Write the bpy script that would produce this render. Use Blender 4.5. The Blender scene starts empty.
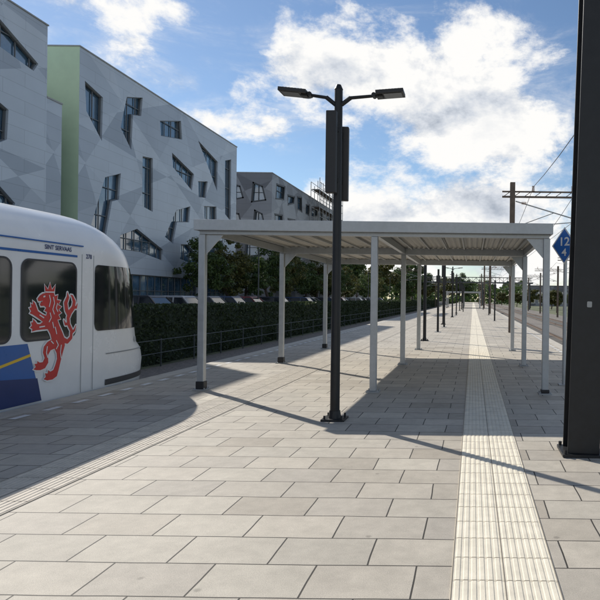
import bpy, math, random
from mathutils import Vector, Matrix
from mathutils.geometry import delaunay_2d_cdt
random.seed(7)
scene = bpy.context.scene
col = scene.collection
R = math.radians

# ------------------------------------------------------------------ materials
def nt(mat):
    mat.use_nodes = True
    return mat.node_tree.nodes, mat.node_tree.links
def mat_basic(name, color, rough=0.6, metal=0.0, var=0.0, scale=4.0, bump=0.0, bscale=40.0, spec=0.5, stretch=(1,1,1)):
    m = bpy.data.materials.new(name); n, l = nt(m)
    p = n['Principled BSDF']
    p.inputs['Roughness'].default_value = rough
    p.inputs['Metallic'].default_value = metal
    p.inputs['Specular IOR Level'].default_value = spec
    c = (*color, 1)
    p.inputs['Base Color'].default_value = c
    tc = n.new('ShaderNodeTexCoord')
    mp = n.new('ShaderNodeMapping'); mp.inputs['Scale'].default_value = stretch
    l.new(tc.outputs['Object'], mp.inputs['Vector'])
    if var > 0:
        no = n.new('ShaderNodeTexNoise'); no.inputs['Scale'].default_value = scale; no.inputs['Detail'].default_value = 7
        no.inputs['Roughness'].default_value = 0.65
        l.new(mp.outputs[0], no.inputs['Vector'])
        r = n.new('ShaderNodeValToRGB')
        r.color_ramp.elements[0].position = 0.3; r.color_ramp.elements[1].position = 0.7
        r.color_ramp.elements[0].color = tuple(max(0, x*(1-var)) for x in color)+(1,)
        r.color_ramp.elements[1].color = tuple(min(1, x*(1+var)) for x in color)+(1,)
        l.new(no.outputs['Fac'], r.inputs['Fac']); l.new(r.outputs[0], p.inputs['Base Color'])
        mr = n.new('ShaderNodeMapRange'); mr.inputs['To Min'].default_value = max(0, rough-0.12); mr.inputs['To Max'].default_value = min(1, rough+0.12)
        l.new(no.outputs['Fac'], mr.inputs['Value']); l.new(mr.outputs[0], p.inputs['Roughness'])
    if bump > 0:
        nb = n.new('ShaderNodeTexNoise'); nb.inputs['Scale'].default_value = bscale; nb.inputs['Detail'].default_value = 5
        l.new(mp.outputs[0], nb.inputs['Vector'])
        b = n.new('ShaderNodeBump'); b.inputs['Strength'].default_value = bump; b.inputs['Distance'].default_value = 0.02
        l.new(nb.outputs['Fac'], b.inputs['Height']); l.new(b.outputs[0], p.inputs['Normal'])
    return m

def mat_paving():
    m = bpy.data.materials.new('paving_slabs'); n, l = nt(m); p = n['Principled BSDF']
    tc = n.new('ShaderNodeTexCoord')
    wn = n.new('ShaderNodeTexNoise'); wn.inputs['Scale'].default_value = 1.3; wn.inputs['Detail'].default_value = 2
    l.new(tc.outputs['Object'], wn.inputs['Vector'])
    vm = n.new('ShaderNodeVectorMath'); vm.operation = 'MULTIPLY_ADD'; vm.inputs[1].default_value = (0.03, 0.03, 0)
    l.new(wn.outputs['Color'], vm.inputs[0]); l.new(tc.outputs['Object'], vm.inputs[2])
    br = n.new('ShaderNodeTexBrick'); br.offset = 0.5; br.squash = 1
    br.inputs['Scale'].default_value = 1; br.inputs['Brick Width'].default_value = 0.6; br.inputs['Row Height'].default_value = 0.4
    br.inputs['Mortar Size'].default_value = 0.006; br.inputs['Mortar Smooth'].default_value = 0.3; br.inputs['Bias'].default_value = 0.0
    br.inputs['Color1'].default_value = (0, 0, 0, 1); br.inputs['Color2'].default_value = (1, 1, 1, 1); br.inputs['Mortar'].default_value = (.5, .5, .5, 1)
    l.new(vm.outputs[0], br.inputs['Vector'])
    r = n.new('ShaderNodeValToRGB'); el = r.color_ramp.elements
    el[0].position = 0; el[0].color = (.40, .352, .285, 1); el[1].position = 1; el[1].color = (.585, .53, .435, 1)
    for ps, cc in ((.25, (.515,.462,.38)), (.45, (.455,.41,.345)), (.6, (.55,.493,.405)), (.8, (.485,.44,.365))):
        x = el.new(ps); x.color = (*cc, 1)
    l.new(br.outputs['Color'], r.inputs['Fac'])
    mj = n.new('ShaderNodeMix'); mj.data_type = 'RGBA'; mj.inputs[7].default_value = (.045, .04, .032, 1)
    l.new(br.outputs['Fac'], mj.inputs[0]); l.new(r.outputs[0], mj.inputs[6])
    def mult(a_out, fac_out, lo, hi):
        mr = n.new('ShaderNodeMapRange'); mr.inputs['From Min'].default_value = 0.3; mr.inputs['From Max'].default_value = 0.7
        mr.inputs['To Min'].default_value = lo; mr.inputs['To Max'].default_value = hi
        l.new(fac_out, mr.inputs['Value'])
        v = n.new('ShaderNodeVectorMath'); v.operation = 'SCALE'
        l.new(a_out, v.inputs[0]); l.new(mr.outputs[0], v.inputs['Scale']); return v.outputs[0]
    n1 = n.new('ShaderNodeTexNoise'); n1.inputs['Scale'].default_value = 0.6; n1.inputs['Detail'].default_value = 9; n1.inputs['Roughness'].default_value = 0.7
    n2 = n.new('ShaderNodeTexNoise'); n2.inputs['Scale'].default_value = 160; n2.inputs['Detail'].default_value = 3
    n3 = n.new('ShaderNodeTexNoise'); n3.inputs['Scale'].default_value = 7; n3.inputs['Detail'].default_value = 8; n3.inputs['Roughness'].default_value = 0.75
    for x in (n1, n2, n3): l.new(tc.outputs['Object'], x.inputs['Vector'])
    c = mult(mj.outputs[2], n1.outputs['Fac'], 0.84, 1.13)
    c = mult(c, n2.outputs['Fac'], 0.82, 1.15)
    c = mult(c, n3.outputs['Fac'], 0.84, 1.09)
    vo = n.new('ShaderNodeTexVoronoi'); vo.inputs['Scale'].default_value = 2.3
    l.new(tc.outputs['Object'], vo.inputs['Vector'])
    sp = n.new('ShaderNodeMapRange'); sp.inputs['From Min'].default_value = 0.03; sp.inputs['From Max'].default_value = 0.06
    sp.inputs['To Min'].default_value = 0.68; sp.inputs['To Max'].default_value = 1.0
    l.new(vo.outputs['Distance'], sp.inputs['Value'])
    v = n.new('ShaderNodeVectorMath'); v.operation = 'SCALE'; l.new(c, v.inputs[0]); l.new(sp.outputs[0], v.inputs['Scale'])
    l.new(v.outputs[0], p.inputs['Base Color'])
    p.inputs['Roughness'].default_value = 0.7; p.inputs['Specular IOR Level'].default_value = 0.35
    b = n.new('ShaderNodeBump'); b.inputs['Strength'].default_value = 0.6; b.inputs['Distance'].default_value = 0.006; b.invert = True
    l.new(br.outputs['Fac'], b.inputs['Height'])
    b2 = n.new('ShaderNodeBump'); b2.inputs['Strength'].default_value = 0.3; b2.inputs['Distance'].default_value = 0.004
    l.new(n2.outputs['Fac'], b2.inputs['Height']); l.new(b.outputs[0], b2.inputs['Normal']); l.new(b2.outputs[0], p.inputs['Normal'])
    return m

def mat_facade(name, stops, fs=1.0, seed=0):
    rr = random.Random(seed)
    m = bpy.data.materials.new(name); n, l = nt(m); p = n['Principled BSDF']
    tc = n.new('ShaderNodeTexCoord')
    sep = n.new('ShaderNodeSeparateXYZ'); l.new(tc.outputs['Object'], sep.inputs[0])
    def mt(op, a, b=None, c=None):
        k = n.new('ShaderNodeMath'); k.operation = op
        for i, v in enumerate((a, b, c)):
            if v is None: continue
            if isinstance(v, (int, float)): k.inputs[i].default_value = v
            else: l.new(v, k.inputs[i])
        return k.outputs[0]
    H = mt('ADD', sep.outputs['X'], sep.outputs['Y']); Z = sep.outputs['Z']
    tot = None
    for ang, per, wt in ((62, 9.5, .37), (112, 8.0, .59), (28, 11.0, .23), (-38, 10.0, .71), (84, 13.0, .47)):
        ca, sa = math.cos(R(ang))/per*fs, math.sin(R(ang))/per*fs
        v = mt('ADD', mt('MULTIPLY', H, ca), mt('MULTIPLY_ADD', Z, sa, rr.random()))
        st = mt('GREATER_THAN', mt('FRACT', v), rr.uniform(.4, .6))
        e = mt('MULTIPLY', st, wt); tot = e if tot is None else mt('ADD', tot, e)
    fr = mt('FRACT', tot)
    r = n.new('ShaderNodeValToRGB'); r.color_ramp.interpolation = 'CONSTANT'
    el = r.color_ramp.elements
    el[0].position = 0; el[0].color = (*stops[0], 1); el[1].position = .3; el[1].color = (*stops[1], 1)
    for i, s in enumerate(stops[2:]):
        x = el.new(.3+(i+1)*.7/(len(stops)-1)); x.color = (*s, 1)
    l.new(fr, r.inputs['Fac'])
    cb = n.new('ShaderNodeCombineXYZ'); l.new(H, cb.inputs[0]); l.new(Z, cb.inputs[1])
    br = n.new('ShaderNodeTexBrick'); br.inputs['Scale'].default_value = 1; br.inputs['Brick Width'].default_value = 2.4; br.inputs['Row Height'].default_value = 0.6
    br.inputs['Mortar Size'].default_value = 0.011; br.inputs['Color1'].default_value = (1, 1, 1, 1); br.inputs['Color2'].default_value = (0.95, 0.95, 0.95, 1); br.inputs['Mortar'].default_value = (0.74, 0.74, 0.74, 1)
    l.new(cb.outputs[0], br.inputs['Vector'])
    mx = n.new('ShaderNodeMix'); mx.data_type = 'RGBA'; mx.blend_type = 'MULTIPLY'; mx.inputs[0].default_value = 1
    l.new(r.outputs[0], mx.inputs[6]); l.new(br.outputs['Color'], mx.inputs[7])
    no = n.new('ShaderNodeTexNoise'); no.inputs['Scale'].default_value = 0.4; no.inputs['Detail'].default_value = 8; l.new(tc.outputs['Object'], no.inputs['Vector'])
    mr = n.new('ShaderNodeMapRange'); mr.inputs['To Min'].default_value = 0.84; mr.inputs['To Max'].default_value = 1.14; l.new(no.outputs['Fac'], mr.inputs['Value'])
    v = n.new('ShaderNodeVectorMath'); v.operation = 'SCALE'; l.new(mx.outputs[2], v.inputs[0]); l.new(mr.outputs[0], v.inputs['Scale'])
    l.new(v.outputs[0], p.inputs['Base Color'])
    p.inputs['Roughness'].default_value = 0.42; p.inputs['Metallic'].default_value = 0.2
    return m

def mat_leaf(name, dark, light):
    m = bpy.data.materials.new(name); n, l = nt(m); p = n['Principled BSDF']
    g = n.new('ShaderNodeNewGeometry')
    r = n.new('ShaderNodeValToRGB'); r.color_ramp.elements[0].color = (*dark, 1); r.color_ramp.elements[1].color = (*light, 1)
    l.new(g.outputs['Random Per Island'], r.inputs['Fac']); l.new(r.outputs[0], p.inputs['Base Color'])
    p.inputs['Roughness'].default_value = 0.6
    tr = n.new('ShaderNodeBsdfTranslucent'); l.new(r.outputs[0], tr.inputs['Color'])
    mx = n.new('ShaderNodeMixShader'); mx.inputs[0].default_value = 0.35
    l.new(p.outputs[0], mx.inputs[1]); l.new(tr.outputs[0], mx.inputs[2]); l.new(mx.outputs[0], n['Material Output'].inputs['Surface'])
    return m

M = {}
M['paving'] = mat_paving()
M['concrete'] = mat_basic('concrete', (0.36, 0.34, 0.31), 0.85, var=0.2, scale=3, bump=0.3)
M['coping'] = mat_basic('coping_concrete', (0.50, 0.46, 0.39), 0.8, var=0.15, scale=5, bump=0.2)
M['tactile'] = mat_basic('tactile_tile', (0.76, 0.69, 0.55), 0.75, var=0.14, scale=5, bump=0.15, bscale=120)
M['tactile_grey'] = mat_basic('tactile_tile_worn', (0.56, 0.50, 0.41), 0.75, var=0.2, scale=6, bump=0.2, bscale=120)
M['joint'] = mat_basic('tile_joint', (0.22, 0.19, 0.15), 0.9)
M['white_paint'] = mat_basic('white_paint', (0.74, 0.73, 0.70), 0.6, var=0.12, scale=20)
M['ballast'] = mat_basic('ballast', (0.20, 0.175, 0.15), 0.9, var=0.6, scale=14, bump=1.0, bscale=18)
M['ground'] = mat_basic('rough_ground', (0.13, 0.14, 0.07), 0.95, var=0.5, scale=0.6, bump=0.6, bscale=8)
M['asphalt'] = mat_basic('asphalt', (0.07, 0.07, 0.072), 0.85, var=0.25, scale=2, bump=0.3, bscale=80)
M['galv'] = mat_basic('galvanised_steel', (0.43, 0.45, 0.465), 0.42, metal=0.5, var=0.10, scale=9)
M['galv_dull'] = mat_basic('dull_steel', (0.36, 0.37, 0.37), 0.55, metal=0.3, var=0.12, scale=5)
M['fence_steel'] = mat_basic('fence_steel', (0.08, 0.09, 0.09), 0.6, metal=0.3, var=0.2, scale=5)
M['roof_sheet'] = mat_basic('roof_sheet', (0.42, 0.40, 0.355), 0.55, metal=0.0, var=0.15, scale=1.5, stretch=(1, 0.4, 1))
M['black_steel'] = mat_basic('black_powder_coat', (0.016, 0.017, 0.019), 0.45, var=0.3, scale=6, spec=0.4)
M['black_plastic'] = mat_basic('black_plastic', (0.02, 0.02, 0.022), 0.5, var=0.2, scale=10)
M['led'] = mat_basic('lamp_lens', (0.06, 0.065, 0.07), 0.3)
M['rail'] = mat_basic('rail_steel', (0.20, 0.15, 0.12), 0.45, metal=0.6, var=0.3, scale=8)
M['sleeper'] = mat_basic('sleeper_concrete', (0.28, 0.26, 0.23), 0.85, var=0.2)
M['train_white'] = mat_basic('train_white_paint', (0.83, 0.84, 0.85), 0.25, var=0.05, scale=1.2)
M['train_blue'] = mat_basic('train_blue_paint', (0.015, 0.12, 0.40), 0.3, var=0.08, scale=2)
M['train_dblue'] = mat_basic('train_dark_blue_paint', (0.012, 0.035, 0.15), 0.35, var=0.1, scale=2)
M['train_lblue'] = mat_basic('train_light_blue_paint', (0.22, 0.42, 0.66), 0.35)
M['yellow'] = mat_basic('yellow_paint', (0.80, 0.52, 0.04), 0.4)
M['red'] = mat_basic('red_vinyl', (0.60, 0.03, 0.028), 0.45, var=0.1)
M['seam'] = mat_basic('dark_seam', (0.05, 0.05, 0.055), 0.6)
M['seam_light'] = mat_basic('grey_seam', (0.30, 0.31, 0.32), 0.6)
M['glass'] = mat_basic('dark_glass', (0.018, 0.022, 0.026), 0.05, spec=0.6)
M['bglass'] = mat_basic('building_glass', (0.05, 0.115, 0.19), 0.06, var=0.6, scale=0.6, spec=1.0)
M['bglass'].node_tree.nodes['Principled BSDF'].inputs['IOR'].default_value = 2.0
M['frame_dark'] = mat_basic('window_frame_dark', (0.04, 0.045, 0.05), 0.5)
M['frame_mid'] = mat_basic('window_frame_grey', (0.15, 0.16, 0.17), 0.45, metal=0.2)
M['frame_light'] = mat_basic('window_frame_light', (0.42, 0.44, 0.46), 0.45, metal=0.2)
M['facade'] = mat_facade('silver_cladding', [(0.53,0.585,0.65),(0.44,0.49,0.555),(0.49,0.545,0.61),(0.38,0.43,0.495),(0.57,0.62,0.68)], 1.0, 3)
M['facade_b'] = mat_facade('grey_cladding', [(0.22,0.23,0.25),(0.12,0.125,0.14),(0.28,0.29,0.31),(0.16,0.165,0.18)], 1.3, 8)
M['green_wall'] = mat_basic('pale_green_cladding', (0.56, 0.71, 0.50), 0.55, var=0.06, scale=1)
M['roofing'] = mat_basic('roofing', (0.12, 0.12, 0.125), 0.8, var=0.2)
M['sign_blue'] = mat_basic('sign_blue', (0.015, 0.12, 0.42), 0.35)
M['bark'] = mat_basic('bark', (0.10, 0.075, 0.055), 0.9, var=0.3, scale=8, bump=0.8, bscale=20)
M['leaf1'] = mat_leaf('leaves_green', (0.03, 0.06, 0.016), (0.11, 0.16, 0.04))
M['leaf2'] = mat_leaf('leaves_olive', (0.05, 0.065, 0.018), (0.17, 0.16, 0.04))
M['hedge'] = mat_leaf('hedge_leaves', (0.022, 0.038, 0.016), (0.075, 0.10, 0.036))
M['hedge_core'] = mat_basic('hedge_core', (0.02, 0.03, 0.012), 0.95, var=0.4, scale=6)
M['mast_brown'] = mat_basic('weathered_mast', (0.15, 0.115, 0.09), 0.6, metal=0.3, var=0.3, scale=5)
M['insul'] = mat_basic('insulator', (0.28, 0.16, 0.10), 0.3)
M['rubber'] = mat_basic('rubber', (0.02, 0.02, 0.02), 0.85)
M['rim'] = mat_basic('alloy_rim', (0.45, 0.46, 0.47), 0.35, metal=0.8)
M['rlight'] = mat_basic('tail_light', (0.45, 0.02, 0.02), 0.25)
M['hlight'] = mat_basic('head_light', (0.7, 0.72, 0.75), 0.15)

# ------------------------------------------------------------------ builders
class MB:
    def __init__(s): s.v = []; s.f = []
    def poly(s, pts):
        b = len(s.v); s.v += [tuple(p) for p in pts]; s.f.append(list(range(b, b+len(pts))))
    def box(s, x0, x1, y0, y1, z0, z1, mtx=None):
        b = len(s.v)
        pts = [(x0,y0,z0),(x1,y0,z0),(x1,y1,z0),(x0,y1,z0),(x0,y0,z1),(x1,y0,z1),(x1,y1,z1),(x0,y1,z1)]
        if mtx: pts = [tuple(mtx @ Vector(p)) for p in pts]
        s.v += pts
        s.f += [[b+i for i in q] for q in ((0,3,2,1),(4,5,6,7),(0,1,5,4),(1,2,6,5),(2,3,7,6),(3,0,4,7))]
    def tube(s, p0, p1, r0, r1=None, seg=10, caps=True):
        r1 = r0 if r1 is None else r1
        p0 = Vector(p0); p1 = Vector(p1); d = (p1-p0).normalized()
        a = d.orthogonal().normalized(); c = d.cross(a)
        b = len(s.v)
        for p, r in ((p0, r0), (p1, r1)):
            for i in range(seg):
                t = 2*math.pi*i/seg
                s.v.append(tuple(p + a*math.cos(t)*r + c*math.sin(t)*r))
        for i in range(seg):
            j = (i+1) % seg
            s.f.append([b+i, b+j, b+seg+j, b+seg+i])
        if caps:
            s.f.append([b+i for i in reversed(range(seg))]); s.f.append([b+seg+i for i in range(seg)])
    def beam(s, p0, p1, w, h):
        p0 = Vector(p0); p1 = Vector(p1); d = (p1-p0); L = d.length
        q = d.to_track_quat('Y', 'Z').to_matrix().to_4x4()
        s.box(-w/2, w/2, 0, L, -h/2, h/2, Matrix.Translation(p0) @ q)
    def prism(s, pts2, x0, x1, axis='x'):
        n = len(pts2); b = len(s.v)
        for x in (x0, x1):
            for (a, c) in pts2:
                s.v.append({'x': (x, a, c), 'y': (a, x, c), 'z': (a, c, x)}[axis])
        s.f.append([b+i for i in reversed(range(n))]); s.f.append([b+n+i for i in range(n)])
        for i in range(n):
            j = (i+1) % n
            s.f.append([b+i, b+j, b+n+j, b+n+i])
    def make(s, name, mat, parent=None, loc=(0,0,0), bevel=0, smooth=False, fix=True):
        me = bpy.data.meshes.new(name); me.from_pydata(s.v, [], s.f)
        if fix:
            import bmesh
            bm = bmesh.new(); bm.from_mesh(me); bmesh.ops.recalc_face_normals(bm, faces=bm.faces); bm.to_mesh(me); bm.free()
        me.materials.append(mat)
        if smooth:
            for p in me.polygons: p.use_smooth = True
        ob = bpy.data.objects.new(name, me); col.objects.link(ob); ob.location = loc
        if parent: ob.parent = parent
        if bevel:
            md = ob.modifiers.new('bevel', 'BEVEL'); md.width = bevel; md.segments = 2; md.limit_method = 'ANGLE'
        return ob
def root(name, loc, label, cat, group=None):
    e = bpy.data.objects.new(name, None); e.empty_display_size = 0.3; e.location = loc; col.objects.link(e)
    tag(e, label, cat, group); return e
def tag(e, label, cat, group=None):
    e['label'] = label; e['category'] = cat
    if group: e['group'] = group
def structure(ob): ob['kind'] = 'structure'; return ob
def clone(rt, loc, rotz=None, label=None, scale=None):
    new = rt.copy(); col.objects.link(new); new.location = loc
    if rotz is not None: new.rotation_euler = (0, 0, rotz)
    if scale: new.scale = scale
    if label: new['label'] = label
    def rec(src, dst):
        for c in src.children:
            k = c.copy(); col.objects.link(k); k.parent = dst; k.matrix_parent_inverse = c.matrix_parent_inverse.copy(); rec(c, k)
    rec(rt, new)
    return new
def text_mesh(name, txt, size, mat, parent, mtx, extrude=0.0, bold=0.0):
    cu = bpy.data.curves.new(name+'_c', 'FONT'); cu.body = txt; cu.size = size; cu.align_x = 'CENTER'; cu.align_y = 'CENTER'; cu.extrude = extrude; cu.offset = bold
    tmp = bpy.data.objects.new('tmp', cu); col.objects.link(tmp)
    bpy.context.view_layer.update()
    me = bpy.data.meshes.new_from_object(tmp.evaluated_get(bpy.context.evaluated_depsgraph_get()))
    bpy.data.objects.remove(tmp)
    me.transform(mtx); me.materials.clear(); me.materials.append(mat)
    ob = bpy.data.objects.new(name, me); col.objects.link(ob)
    if parent: ob.parent = parent
    return ob

# ------------------------------------------------------------------ ground, platform
mb = MB(); mb.poly([(-900,-60,-0.9),(900,-60,-0.9),(900,2500,-0.9),(-900,2500,-0.9)]); structure(mb.make('ground', M['ground']))
mb = MB(); mb.poly([(-11,-30,-0.885),(-6.0,-30,-0.885),(-6.0,400,-0.885),(-11,400,-0.885)])
structure(mb.make('track_bed', M['ballast']))
mb = MB(); mb.poly([(3.0,-30,-0.885),(14,-30,-0.885),(14,400,-0.885),(3.0,400,-0.885)])
structure(mb.make('track_bed', M['ballast']))
PL, PR = -6.30, 3.2
mb = MB(); mb.box(PL+0.32, PR-0.32, -8, 300, -1.0, 0.0)
structure(mb.make('platform', M['paving']))
mb = MB()
y = -8
while y < 300:
    st = 1.0 if y < 60 else 4.0
    mb.box(PL, PL+0.315, y+0.003, y+st-0.004, -0.25, 0.002); mb.box(PR-0.315, PR, y+0.003, y+st-0.004, -0.25, 0.002)
    y += st
mb.box(PL+0.12, PL+0.3, -8, 300, -1.0, -0.26); mb.box(PR-0.3, PR-0.12, -8, 300, -1.0, -0.26)
structure(mb.make('platform_edge', M['coping']))
def tactile(x0, ncol, y0, y1, mat, name):
    mb = MB()
    mb.box(x0-0.005, x0+0.3*ncol+0.005, y0, y1, -0.05, 0.004)
    y = y0
    while y < y1:
        if y < 45:
            for c in range(ncol):
                for k in range(6):
                    xx = x0+0.3*c+0.014+k*0.0475
                    b = 0.006
                    yy0, yy1 = y+0.003, y+0.297
                    i = len(mb.v)
                    mb.v += [(xx,yy0,.004),(xx+.034,yy0,.004),(xx+.034,yy1,.004),(xx,yy1,.004),
                             (xx+b,yy0+.002,.008),(xx+.034-b,yy0+.002,.008),(xx+.034-b,yy1-.002,.008),(xx+b,yy1-.002,.008)]
                    mb.f += [[i+a for a in q] for q in ((4,5,6,7),(0,1,5,4),(1,2,6,5),(2,3,7,6),(3,0,4,7))]
        y += 0.3
    ob = mb.make(name, mat, fix=False); structure(ob)
    mj = MB(); y = y0
    while y < 60:
        mj.poly([(x0, y-.002, .0085),(x0+.3*ncol, y-.002, .0085),(x0+.3*ncol, y+.002, .0085),(x0, y+.002, .0085)]); y += 0.3
    for c in range(ncol+1):
        xx = x0+.3*c; mj.poly([(xx-.003, y0, .006),(xx+.003, y0, .006),(xx+.003, 60, .006),(xx-.003, 60, .006)])
    structure(mj.make('paving_joint', M['joint'], fix=False))
tactile(-0.10, 2, -2, 280, M['tactile'], 'tactile_paving')
tactile(-3.98, 2, -2, 280, M['tactile_grey'], 'tactile_paving')
mb = MB(); y = -2
while y < 200:
    mb.poly([(PL+0.42,y,.005),(PL+0.52,y,.005),(PL+0.52,y+0.3,.005),(PL+0.42,y+0.3,.005)])
    mb.poly([(PR-0.52,y,.005),(PR-0.42,y,.005),(PR-0.42,y+0.3,.005),(PR-0.52,y+0.3,.005)]); y += 0.6
structure(mb.make('platform_marking', M['white_paint'], fix=False))
mb = MB(); mb.box(-120, -13.0, -40, 420, -1.2, 0.12); structure(mb.make('road', M['asphalt']))
mb = MB(); mb.box(-13.0, -12.75, -40, 420, -1.2, 0.24); structure(mb.make('kerb', M['concrete']))
mb = MB(); mb.box(-19.3, -17.9, -40, 420, -1.1, 0.25); structure(mb.make('pavement', M['concrete']))

def track(xc, label):
    r = root('railway_track', (xc, 0, -0.885), label, 'railway track', 'railway tracks beside the platform')
    for sx in (-0.7175-0.035, 0.7175+0.035):
        mb = MB()
        pr = [(sx-.07,.02),(sx+.07,.02),(sx+.07,.035),(sx+.012,.05),(sx+.012,.14),(sx+.035,.15),(sx+.035,.18),(sx-.035,.18),(sx-.035,.15),(sx-.012,.14),(sx-.012,.05),(sx-.07,.035)]
        mb.prism(pr, -20, 350, 'y')
        mb.make('rail', M['rail'], r)
    mb = MB(); y = -5
    while y < 150:
        mb.box(-1.25, 1.25, y, y+0.25, -0.05, 0.03); y += 0.62
    o = mb.make('sleepers', M['sleeper'], r); o['kind'] = 'stuff'
    return r
track(-7.76, 'rusty rails on ballast beneath the white train')
track(4.75, 'rusty rails on ballast beside the empty platform edge')
track(9.0, 'rusty rails on ballast beyond the first track')

# ------------------------------------------------------------------ train
TX = -6.38; TC = TX-1.4
tr = root('passenger_train', (TC, 8, -0.7), 'white passenger train with blue band and red lion emblem at platform', 'train')
OFF = Vector((-TC, -8, 0.7))
def W(z):
    if z <= 2.28: return 1.4 - (0.03*(0.6-z) if z < 0.6 else 0)
    d = min(0.65, z-2.28); return 0.75 + math.sqrt(max(0, 0.65**2-d*d))
YN = [(-0.6,12.35),(0.0,12.55),(0.35,12.6),(0.55,12.52),(0.7,12.3),(0.95,12.22),(1.2,12.2),(1.8,12.08),(2.2,11.92),(2.4,11.72),(2.6,11.45),(2.8,11.1),(2.93,10.7)]
def interp(tab, z):
    if z <= tab[0][0]: return tab[0][1]
    for (a, b), (c, d) in zip(tab, tab[1:]):
        if z <= c: return b+(d-b)*(z-a)/(c-a)
    return tab[-1][1]
Y0T = [(-0.6,10.3),(2.0,10.3),(2.4,10.2),(2.7,10.0),(2.93,9.6)]
def nose(z, t, off=0.0):
    w = W(z)+off; y0 = interp(Y0T, z); yn = interp(YN, z)+off
    if t < 0: return Vector((TC+w, y0+2.2*t, z))
    if t > math.pi: return Vector((TC-w, y0-2.2*(t-math.pi), z))
    c, s = math.cos(t), math.sin(t); p = 0.68
    return Vector((TC + w*math.copysign(abs(c)**p, c), y0+(yn-y0)*abs(s)**p, z))
zs = [-0.55,-0.3,0.0,0.2,0.35,0.5,0.6,0.7,0.85,1.0,1.2,1.5,1.8,2.0,2.15,2.28,2.4,2.5,2.6,2.7,2.78,2.84,2.89,2.92,2.93]
NT = 44
rings = []
for z in zs:
    ring = []
    w = W(z)
    for yy in (-40, 0, 5, 8):
        ring.append(Vector((TC+w, yy, z)))
    for i in range(NT+1):
        ring.append(nose(z, math.pi*i/NT))
    for yy in (8, 5, 0, -40):
        ring.append(Vector((TC-w, yy, z)))
    rings.append(ring)
mb = MB(); n = len(rings[0])
for r in rings: mb.v += [tuple(p+OFF) for p in r]
for k in range(len(rings)-1):
    for i in range(n-1):
        mb.f.append([k*n+i, k*n+i+1, (k+1)*n+i+1, (k+1)*n+i])
for i in range(n//2 - 1):
    a0 = (len(rings)-1)*n+i; a1 = a0+1; b0 = (len(rings)-1)*n+(n-1-i); b1 = b0-1
    mb.f.append([a0, a1, b1, b0])
mb.f.append([k*n for k in range(len(rings))]+[k*n+n-1 for k in reversed(range(len(rings)))])
body = mb.make('body', M['train_white'], tr, smooth=True)
md = body.modifiers.new('es', 'EDGE_SPLIT'); md.split_angle = R(35)
def train_part(mb, name, mat, **k):
    mb.v = [tuple(Vector(p)+OFF) for p in mb.v]
    return mb.make(name, mat, tr, **k)
def rrect(y0, y1, z0, z1, r, seg=6):
    pts = []
    for (cy, cz, a0) in ((y1-r, z1-r, 0), (y0+r, z1-r, 90), (y0+r, z0+r, 180), (y1-r, z0+r, 270)):
        for i in range(seg+1):
            a = R(a0+90*i/seg); pts.append((cy+r*math.cos(a), cz+r*math.sin(a)))
    return pts
SX = TX
for (a, bb) in ((8.48, 9.63), (7.0, 8.27), (5.5, 6.8), (1.2, 2.6), (-0.5, 0.9)):
    mb = MB(); mb.prism(rrect(a, bb, 0.93, 2.08, 0.13), SX-0.02, SX+0.004); w = train_part(mb, 'window', M['glass'])
    mb = MB(); o = rrect(a-0.025, bb+0.025, 0.905, 2.105, 0.15); i_ = rrect(a, bb, 0.93, 2.08, 0.13)
    for k in range(len(o)):
        j = (k+1) % len(o)
        mb.poly([(SX+0.007, *o[k]), (SX+0.007, *o[j]), (SX+0.007, *i_[j]), (SX+0.007, *i_[k])])
    mb.v = [tuple(Vector(p)+OFF) for p in mb.v]; mb.make('seal', M['seam'], w)
for a in (3.2,):
    mb = MB(); mb.prism(rrect(a, a+1.7, 0.02, 2.15, 0.08), SX-0.02, SX+0.006); d = train_part(mb, 'door', M['train_lblue'])
    for q in (a+0.15, a+0.95):
        mb = MB(); mb.prism(rrect(q, q+0.6, 0.9, 1.95, 0.08), SX, SX+0.010); mb.v = [tuple(Vector(p)+OFF) for p in mb.v]; mb.make('window', M['glass'], d)
def patch(t0, t1, z0, z1, name, mat, off=0.008, rc=0.12, nx=24, nz=14):
    mb = MB()
    ts = [t0+(t1-t0)*i/nx for i in range(nx+1)]
    for i in range(nx+1):
        L = 2.2*min(ts[i]-t0, t1-ts[i]); ins = 0
        if L < rc: ins = rc-math.sqrt(max(0, rc*rc-(rc-L)**2))
        for k in range(nz+1):
            z = (z0+ins)+((z1-ins)-(z0+ins))*k/nz
            mb.v.append(tuple(nose(z, ts[i], off)))
    for i in range(nx):
        for k in range(nz):
            a = i*(nz+1)+k; mb.f.append([a, a+nz+1, a+nz+2, a+1])
    return train_part(mb, name, mat, smooth=True)
patch(R(-5), R(40), 0.98, 2.10, 'window', M['glass'], nx=60)
patch(R(41), R(139), 0.98, 2.14, 'windscreen', M['glass'], nx=40, rc=0.03)
patch(R(140), R(185), 0.98, 2.10, 'window', M['glass'], nx=60)
patch(R(45), R(135), 2.3, 2.48, 'destination_display', M['glass'], nx=20, rc=0.05)
for t in (R(33), R(147)):
    patch(t-R(5), t+R(5), 0.70, 0.80, 'headlight', M['hlight'], nx=8, nz=4, rc=0.05)
patch(R(1), R(179), 0.56, 0.58, 'trim_line', M['seam_light'], nx=60, nz=1, rc=0.0)
patch(R(1), R(179), 0.02, 0.12, 'bumper', M['seam'], nx=60, nz=1, off=0.012, rc=0.0)
def side_poly(pts, off, mat, name):
    mb = MB(); mb.poly([(SX+off, a, z) for a, z in pts]); return train_part(mb, name, mat, fix=False)
side_poly([(-39.9,0.10),(8.86,0.10),(8.60,0.88),(-39.9,0.88)], 0.004, M['train_blue'], 'blue_band')
side_poly([(-39.9,0.02),(8.89,0.02),(8.80,0.36),(8.1,0.42),(-39.9,0.42)], 0.006, M['train_dblue'], 'dark_blue_band')
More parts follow.
